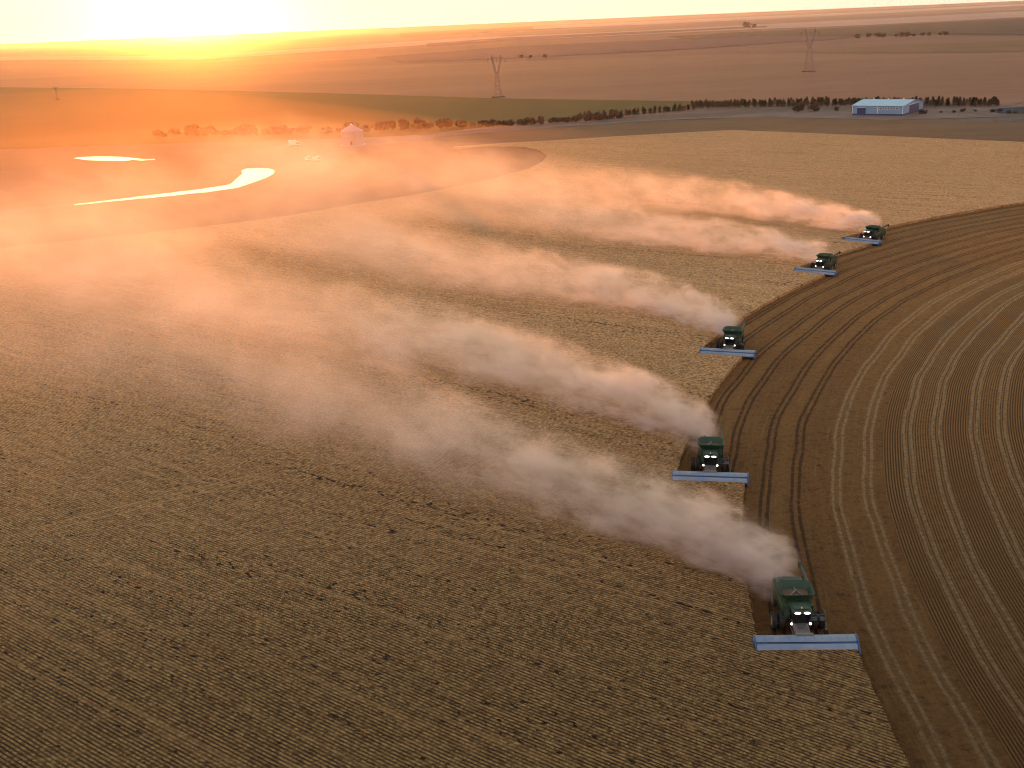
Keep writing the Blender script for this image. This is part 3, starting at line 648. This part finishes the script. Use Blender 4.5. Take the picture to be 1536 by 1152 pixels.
# ------------------------------------------------------------------ trees
def leaf_mat(name, a, b):
    t = NT(name); P = t.pos(obj=True); nz = t.noise(P, 1.4, 3)
    inf = t.n('ShaderNodeObjectInfo').outputs['Random']
    c = t.mix(t.ramp(nz, .35, .65), a, b); c = t.mix(t.math('MULTIPLY', inf, .5), c, tuple(q * 1.5 for q in a[:3]) + (1,))
    return t.bsdf(c, .8, spec=.2)
M_con = leaf_mat('conifer_needles', (.012, .017, .010, 1), (.032, .036, .020, 1)); M_dec = leaf_mat('olive_leaves', (.035, .030, .020, 1), (.08, .065, .045, 1)); M_bark = simple('bark', (.06, .045, .035), .9)
def tree_proto(kind, seed):
    rnd = random.Random(seed); r = empty('conifer_tree' if kind == 'con' else 'broadleaf_tree')
    tr = MB().tube((0, 0, 0), (0, 0, 1.0 if kind != 'con' else 4.5), .18, .1, n=6)
    cr_ = MB()
    if kind == 'con':
        for k in range(620):
            t = rnd.random() ** .8; zz = .5 + t * 5.2; rad = (1 - t) * 2.0 * (.75 + .25 * sin(k * 1.7)) + .05
            a = rnd.uniform(0, 2 * pi); rr_ = rad * rnd.uniform(.45, 1.0)
            c = Vector((rr_ * cos(a), rr_ * sin(a), zz)); s_ = rnd.uniform(.22, .45)
            o = Vector((cos(a), sin(a), rnd.uniform(-.5, .1))) * s_; sd_ = Vector((-sin(a), cos(a), rnd.uniform(-.4, .4))) * s_ * .7
            cr_.add([c - sd_, c + sd_, c + o * 1.6], [(0, 1, 2)])
    else:
        blobs = [(rnd.uniform(-1.6, 1.6), rnd.uniform(-1.4, 1.4), rnd.uniform(1.3, 4.2), rnd.uniform(.8, 1.5)) for _ in range(9)]
        for b in blobs[:6]: tr.tube((0, 0, .8), (b[0] * .8, b[1] * .8, b[2]), .1, .04, n=5)
        for k in range(900):
            b = rnd.choice(blobs); u_ = Vector((rnd.gauss(0, 1), rnd.gauss(0, 1), rnd.gauss(0, 1))).normalized()
            c = Vector(b[:3]) + u_ * b[3] * rnd.uniform(.6, 1.05); s_ = rnd.uniform(.2, .38)
            p_ = u_.orthogonal().normalized() * s_; q_ = u_.cross(p_).normalized() * s_ + u_ * rnd.uniform(-.1, .1)
            cr_.add([c - p_ - q_, c + p_ - q_, c + q_ * 1.2], [(0, 1, 2)])
    tr.build('trunk', M_bark, r); cr_.build('crown', M_con if kind == 'con' else M_dec, r)
    return r
protos_c = [tree_proto('con', s) for s in (1, 2, 3, 4)]; protos_d = [tree_proto('dec', s) for s in (5, 6, 7)]
used = set()
def plant(pool, x, y, h, label, group, wide=1.0):
    p = random.choice(pool)
    if p.name in used: o = copy_tree(p)
    else: o = p; used.add(p.name)
    k = h / 5.7; o.location = (x, y, .2); o.scale = (k * wide, k * wide, k * random.uniform(.92, 1.08)); o.rotation_euler = (0, 0, random.uniform(0, 6.28))
    tag(o, label, 'tree', group)
def line(pts, t):
    n = len(pts) - 1; i = min(int(t * n), n - 1); f = t * n - i
    return (pts[i][0] + (pts[i + 1][0] - pts[i][0]) * f, pts[i][1] + (pts[i + 1][1] - pts[i][1]) * f)
def even(pts, step, jit, cb):
    g = [G(a, b) for a, b in pts]; acc = 0
    for i in range(len(g) - 1):
        a, b = g[i], g[i + 1]; L = hypot(b[0] - a[0], b[1] - a[1]); s_ = acc
        while s_ < L:
            cb(a[0] + (b[0] - a[0]) * s_ / L + random.uniform(-jit, jit), a[1] + (b[1] - a[1]) * s_ / L + random.uniform(-jit, jit)); s_ += step * random.uniform(.8, 1.2)
        acc = s_ - L
for dy_ in (0, -2.2):
    even([(1040, 163 + dy_), (1170, 160.5 + dy_), (1290, 159 + dy_), (1400, 159 + dy_), (1498, 160 + dy_)], 2.25, 1.2, lambda x, y: plant(protos_c, x, y, random.uniform(3.6, 5.6), 'dark conifer in the dense belt running behind the barn', 'conifers of the windbreak', 1.25))
even([(870, 180), (940, 174), (1040, 165)], 1.7, 1.6, lambda x, y: plant(protos_c, x, y, random.uniform(3.4, 5.2), 'dark conifer in the thinner belt left of the barn, beside the track', 'conifers along the track', 1.2))
even([(700, 192), (780, 189), (870, 183), (930, 178)], 2.6, 2.2, lambda x, y: plant(protos_d, x, y, random.uniform(3.6, 5.6), 'low brownish broadleaf tree at the green field\'s lower edge', 'broadleaf trees along the green field', 1.1))
even([(572, 196), (640, 195), (705, 193)], 4.5, 3, lambda x, y: plant(protos_d, x, y, random.uniform(5.5, 9.5), 'tall broadleaf tree in the haze right of the grain bin', 'tall broadleaf trees right of the grain bin', 1.3))
even([(250, 206), (340, 203), (430, 203), (560, 200)], 4.2, 7, lambda x, y: plant(protos_d, x, y, random.uniform(3.5, 8), 'dim tree behind the yard, almost lost in orange haze', 'hazy trees behind the farm yard', 1.6))
for (px, py, h, lab) in ((1198, 169, 9, 'large round bush left of the barn, nearer the gravel'), (1222, 167.5, 7.5, 'rounded bush between the largest bush and the barn'), (1255, 167, 3.2, 'tiny shrub just left of the barn wall')):
    x, y = G(px, py); plant(protos_d, x, y, h, lab, None, 1.25)
for (px, py, h, lab) in ((1120, 41, 22, 'lone dark tree on the distant plain, left of a wider clump'), (1131, 41, 18, 'wider dark tree clump on the distant plain')):
    x, y = G(px, py); plant(protos_d, x, y, h, lab, None, 1.6)
even([(1292, 57.5), (1330, 56), (1370, 55), (1418, 53)], 16, 8, lambda x, y: plant(protos_d, x, y, random.uniform(7, 12), 'far dark tree in the thin hedge above the pale stubble field', 'trees of the distant hedge', 1.5))
even([(780, 88), (820, 86.5)], 22, 8, lambda x, y: plant(protos_d, x, y, random.uniform(5, 8), 'speck of a tree on the far field boundary above the left pylon', 'specks of trees on the far boundary', 1.4))
even([(1380, 172), (1420, 170), (1480, 168), (1536, 172)], 7, 3, lambda x, y: plant(protos_d, x, y, random.uniform(1.6, 2.8), 'low dark scrub bush on the rough ground right of the barn', 'scrub right of the barn', 1.6))
x, y = G(1163, 15.8)
el = empty('grain_elevator', (x, y, 1)); tag(el, 'tiny grain elevator on the horizon skyline', 'building')
MB().box(-12, 12, -8, 8, 0, 34).box(-6, 6, -6, 6, 34, 52).build('tower', M_purp, el); MB().box(12.5, 60, -9, 9, 0, 22).build('silo_block', M_purp, el)
# ------------------------------------------------------------------ dust
WIND = RD(141)
def dust_mat(name, A, tau, dens, seed, col, far=200.0, ph=0.0):
    t = NT(name); p = t.pos(obj=True); s = t.sep(p)
    S = t.math('MAXIMUM', s[0], 0.0)
    yc = t.math('MULTIPLY', t.math('SUBTRACT', 1.0, t.math('EXPONENT', t.math('DIVIDE', S, -tau))), A)
    yc = t.math('MULTIPLY_ADD', t.math('MULTIPLY', S, .035), t.math('SINE', t.math('MULTIPLY_ADD', S, .045, ph)), yc)
    wv = t.math('MULTIPLY_ADD', S, .15, 5.0); hv = t.math('MULTIPLY_ADD', S, .058, 4.6); zc = t.math('MULTIPLY_ADD', S, .032, 2.2)
    sc_ = t.math('DIVIDE', 1.0, t.math('MULTIPLY_ADD', S, .010, 1.0))
    # eddies grow downwind: feature size follows the distance travelled
    n1 = t.noise(t.comb(t.math('MULTIPLY', t.math('LOGARITHM', t.math('MULTIPLY_ADD', S, .012, 1.0), 2.718), 9.0), t.math('MULTIPLY', t.math('MULTIPLY', s[1], sc_), .20), t.math('MULTIPLY_ADD', t.math('MULTIPLY', s[2], sc_), .22, seed)), 1.3, 5, .70, 0)
    uu = t.math('DIVIDE', t.math('SUBTRACT', s[1], yc), wv); vv = t.math('DIVIDE', t.math('SUBTRACT', s[2], zc), hv)
    r2 = t.math('ADD', t.math('MULTIPLY', uu, uu), t.math('MULTIPLY', vv, vv))
    base = t.math('SUBTRACT', 1.0, r2)
    shp = t.math('MULTIPLY', t.math('ADD', t.math('MULTIPLY_ADD', base, 1.1, -.55), t.math('MULTIPLY', t.math('SUBTRACT', n1, .5), t.ramp(S, 0, 130, 10.5, 5.0))), .8)
    shp = t.math('ADD', t.math('MULTIPLY', t.math('MAXIMUM', shp, 0.0), t.ramp(base, .0, .5, 0, 1, True)), t.math('MULTIPLY', t.math('MAXIMUM', base, 0.0), t.ramp(S, 10, 120, .06, .42)))
    fall = t.math('ADD', t.math('MULTIPLY', t.math('EXPONENT', t.math('DIVIDE', S, -28.0)), 1.6), t.math('MULTIPLY', t.math('EXPONENT', t.math('DIVIDE', S, -far)), .09))
    fall = t.math('MULTIPLY', fall, t.ramp(s[0], 0.0, 3.0))
    fall = t.math('MULTIPLY', fall, t.ramp(s[0], 250.0, 330.0, 1, 0))
    dn = t.math('MULTIPLY', t.math('MULTIPLY', shp, fall), dens)
    v = t.n('ShaderNodeVolumePrincipled'); v.inputs['Color'].default_value = col; v.inputs['Anisotropy'].default_value = .55
    t.set(v.inputs['Density'], dn); v.inputs['Density Attribute'].default_value = ''
    t.t.links.new(v.outputs[0], t.out.inputs['Volume'])
    t.m.cycles.volume_step_rate = .16
    return t.m
def plume(k, ox, oy, A, tau, dens, label, far=200):
    o_ = empty  # the plume is one mesh, a tapering hull filled with dust
    mb = MB(); rings = []; SS = [0, 4, 8, 14, 22, 32, 45, 58, 72, 88, 106, 126, 148, 170, 195, 220, 250, 280, 325]; n = 16; vs = []
    for s_ in SS:
        yc = A * (1 - math.exp(-s_ / tau)); wv = 5.0 + .15 * s_; hv = 4.6 + .058 * s_; zc = 2.2 + .032 * s_; yc += .035 * s_ * sin(.045 * s_ + 2.1 * k)
        for q_ in range(n):
            a = 2 * pi * q_ / n; vs.append((s_, yc + wv * 1.02 * cos(a), max(.02, zc + hv * 1.02 * sin(a))))
    fs = [(j * n + q_, j * n + (q_ + 1) % n, (j + 1) * n + (q_ + 1) % n, (j + 1) * n + q_) for j in range(len(SS) - 1) for q_ in range(n)]
    fs += [tuple(range(n))[::-1], tuple(range((len(SS) - 1) * n, len(SS) * n))]
    mb.add(vs, fs)
    ob = mb.build('dust_plume', dust_mat('blown_dust', A, tau, dens, 3.7 * k + 1.3 * k * k, (1.0, .89, .865, 1), far, 2.1 * k))
    ob.location = (ox, oy, .8); ob.rotation_euler = (0, 0, WIND)
    tag(ob, label, 'dust plume', 'dust plumes blowing off the combines')
PL = [(-8.5, 12, 1.0, 110), (-11, 14, 1.1, 230), (-13, 14, 1.0, 170), (-4, 9, .8, 190), (-15, 22, .8, 240)]
PN = ['pale dust plume trailing from the nearest combine, lowest in the view', 'dust plume blown left from the second nearest combine', 'dust plume from the middle combine',
      'dust plume from the fourth combine, thin and pale', 'highest dust plume in the view, from the farthest combine']
for k, (hx, hy, f) in enumerate(CP):
    # start just behind the straw chopper
    bx, by = hx + sin(f) * 10.0, hy + cos(f) * 10.0
    A, tau, dn, far = PL[k]
    plume(k, bx, by, A, tau, dn * .30, PN[k], far)
# thin evening haze lying over the whole plain
hz = NT('evening_haze'); v1 = hz.n('ShaderNodeVolumeScatter'); v1.inputs['Color'].default_value = (1, .9, .85, 1); v1.inputs['Density'].default_value = 1.9e-5; v1.inputs['Anisotropy'].default_value = .70
v1b = hz.n('ShaderNodeVolumeScatter'); v1b.inputs['Color'].default_value = (1, .9, .85, 1); v1b.inputs['Density'].default_value = 6.5e-6; v1b.inputs['Anisotropy'].default_value = .945
va = hz.n('ShaderNodeAddShader'); hz.t.links.new(v1.outputs[0], va.inputs[0]); hz.t.links.new(v1b.outputs[0], va.inputs[1]); hz.t.links.new(va.outputs[0], hz.out.inputs['Volume'])
HZ = MB().box(-16000, 16000, -400, 14000, -2, 130).build('haze', hz.m); tag(HZ, kind='structure')
# orange haze added as the sun's flare veil: flat lens, thin at its rim
dv = NT('flare_veil'); v2 = dv.n('ShaderNodeVolumeScatter'); v2.inputs['Color'].default_value = (1, .60, .32, 1); v2.inputs['Density'].default_value = 2.5e-4; v2.inputs['Anisotropy'].default_value = .74
dv.t.links.new(v2.outputs[0], dv.out.inputs['Volume'])
mb = MB(); vs = []; nr, na = 14, 64
for j in range(nr + 1):
    r_ = j / nr; zz = (1 - r_ * r_) ** 3
    for q_ in range(na): vs.append((r_ * cos(2 * pi * q_ / na), r_ * sin(2 * pi * q_ / na), zz))
mb.add(vs, [(j * na + q_, j * na + (q_ + 1) % na, (j + 1) * na + (q_ + 1) % na, (j + 1) * na + q_) for j in range(nr) for q_ in range(na)])
mb.add([(cos(2 * pi * q_ / na), sin(2 * pi * q_ / na), 0) for q_ in range(na)], [tuple(range(na))[::-1]])
ov = mb.build('flare_haze', dv.m); ov.location = (-200, 480, .9); ov.scale = (400, 380, 44); ov.rotation_euler = (0, 0, RD(12)); tag(ov, 'thin orange haze added for the sun flare, lying over the farm yard, ponds and left side of the wheat', 'dust haze', kind='stuff')
# ------------------------------------------------------------------ render settings
sc.cycles.pixel_filter_type = 'BLACKMAN_HARRIS'; sc.cycles.filter_width = 1.15
sc.view_settings.view_transform = 'Standard'; sc.view_settings.look = 'None'; sc.view_settings.exposure = 0; sc.view_settings.gamma = 1
cy = sc.cycles
cy.use_denoising = True; cy.max_bounces = 5; cy.diffuse_bounces = 2; cy.glossy_bounces = 3; cy.transmission_bounces = 2; cy.volume_bounces = 2; cy.transparent_max_bounces = 12
cy.volume_step_rate = 1.0; cy.volume_max_steps = 256; cy.sample_clamp_indirect = 4
cy.use_adaptive_sampling = True; cy.adaptive_threshold = .05; cy.adaptive_min_samples = 24; cy.time_limit = 900
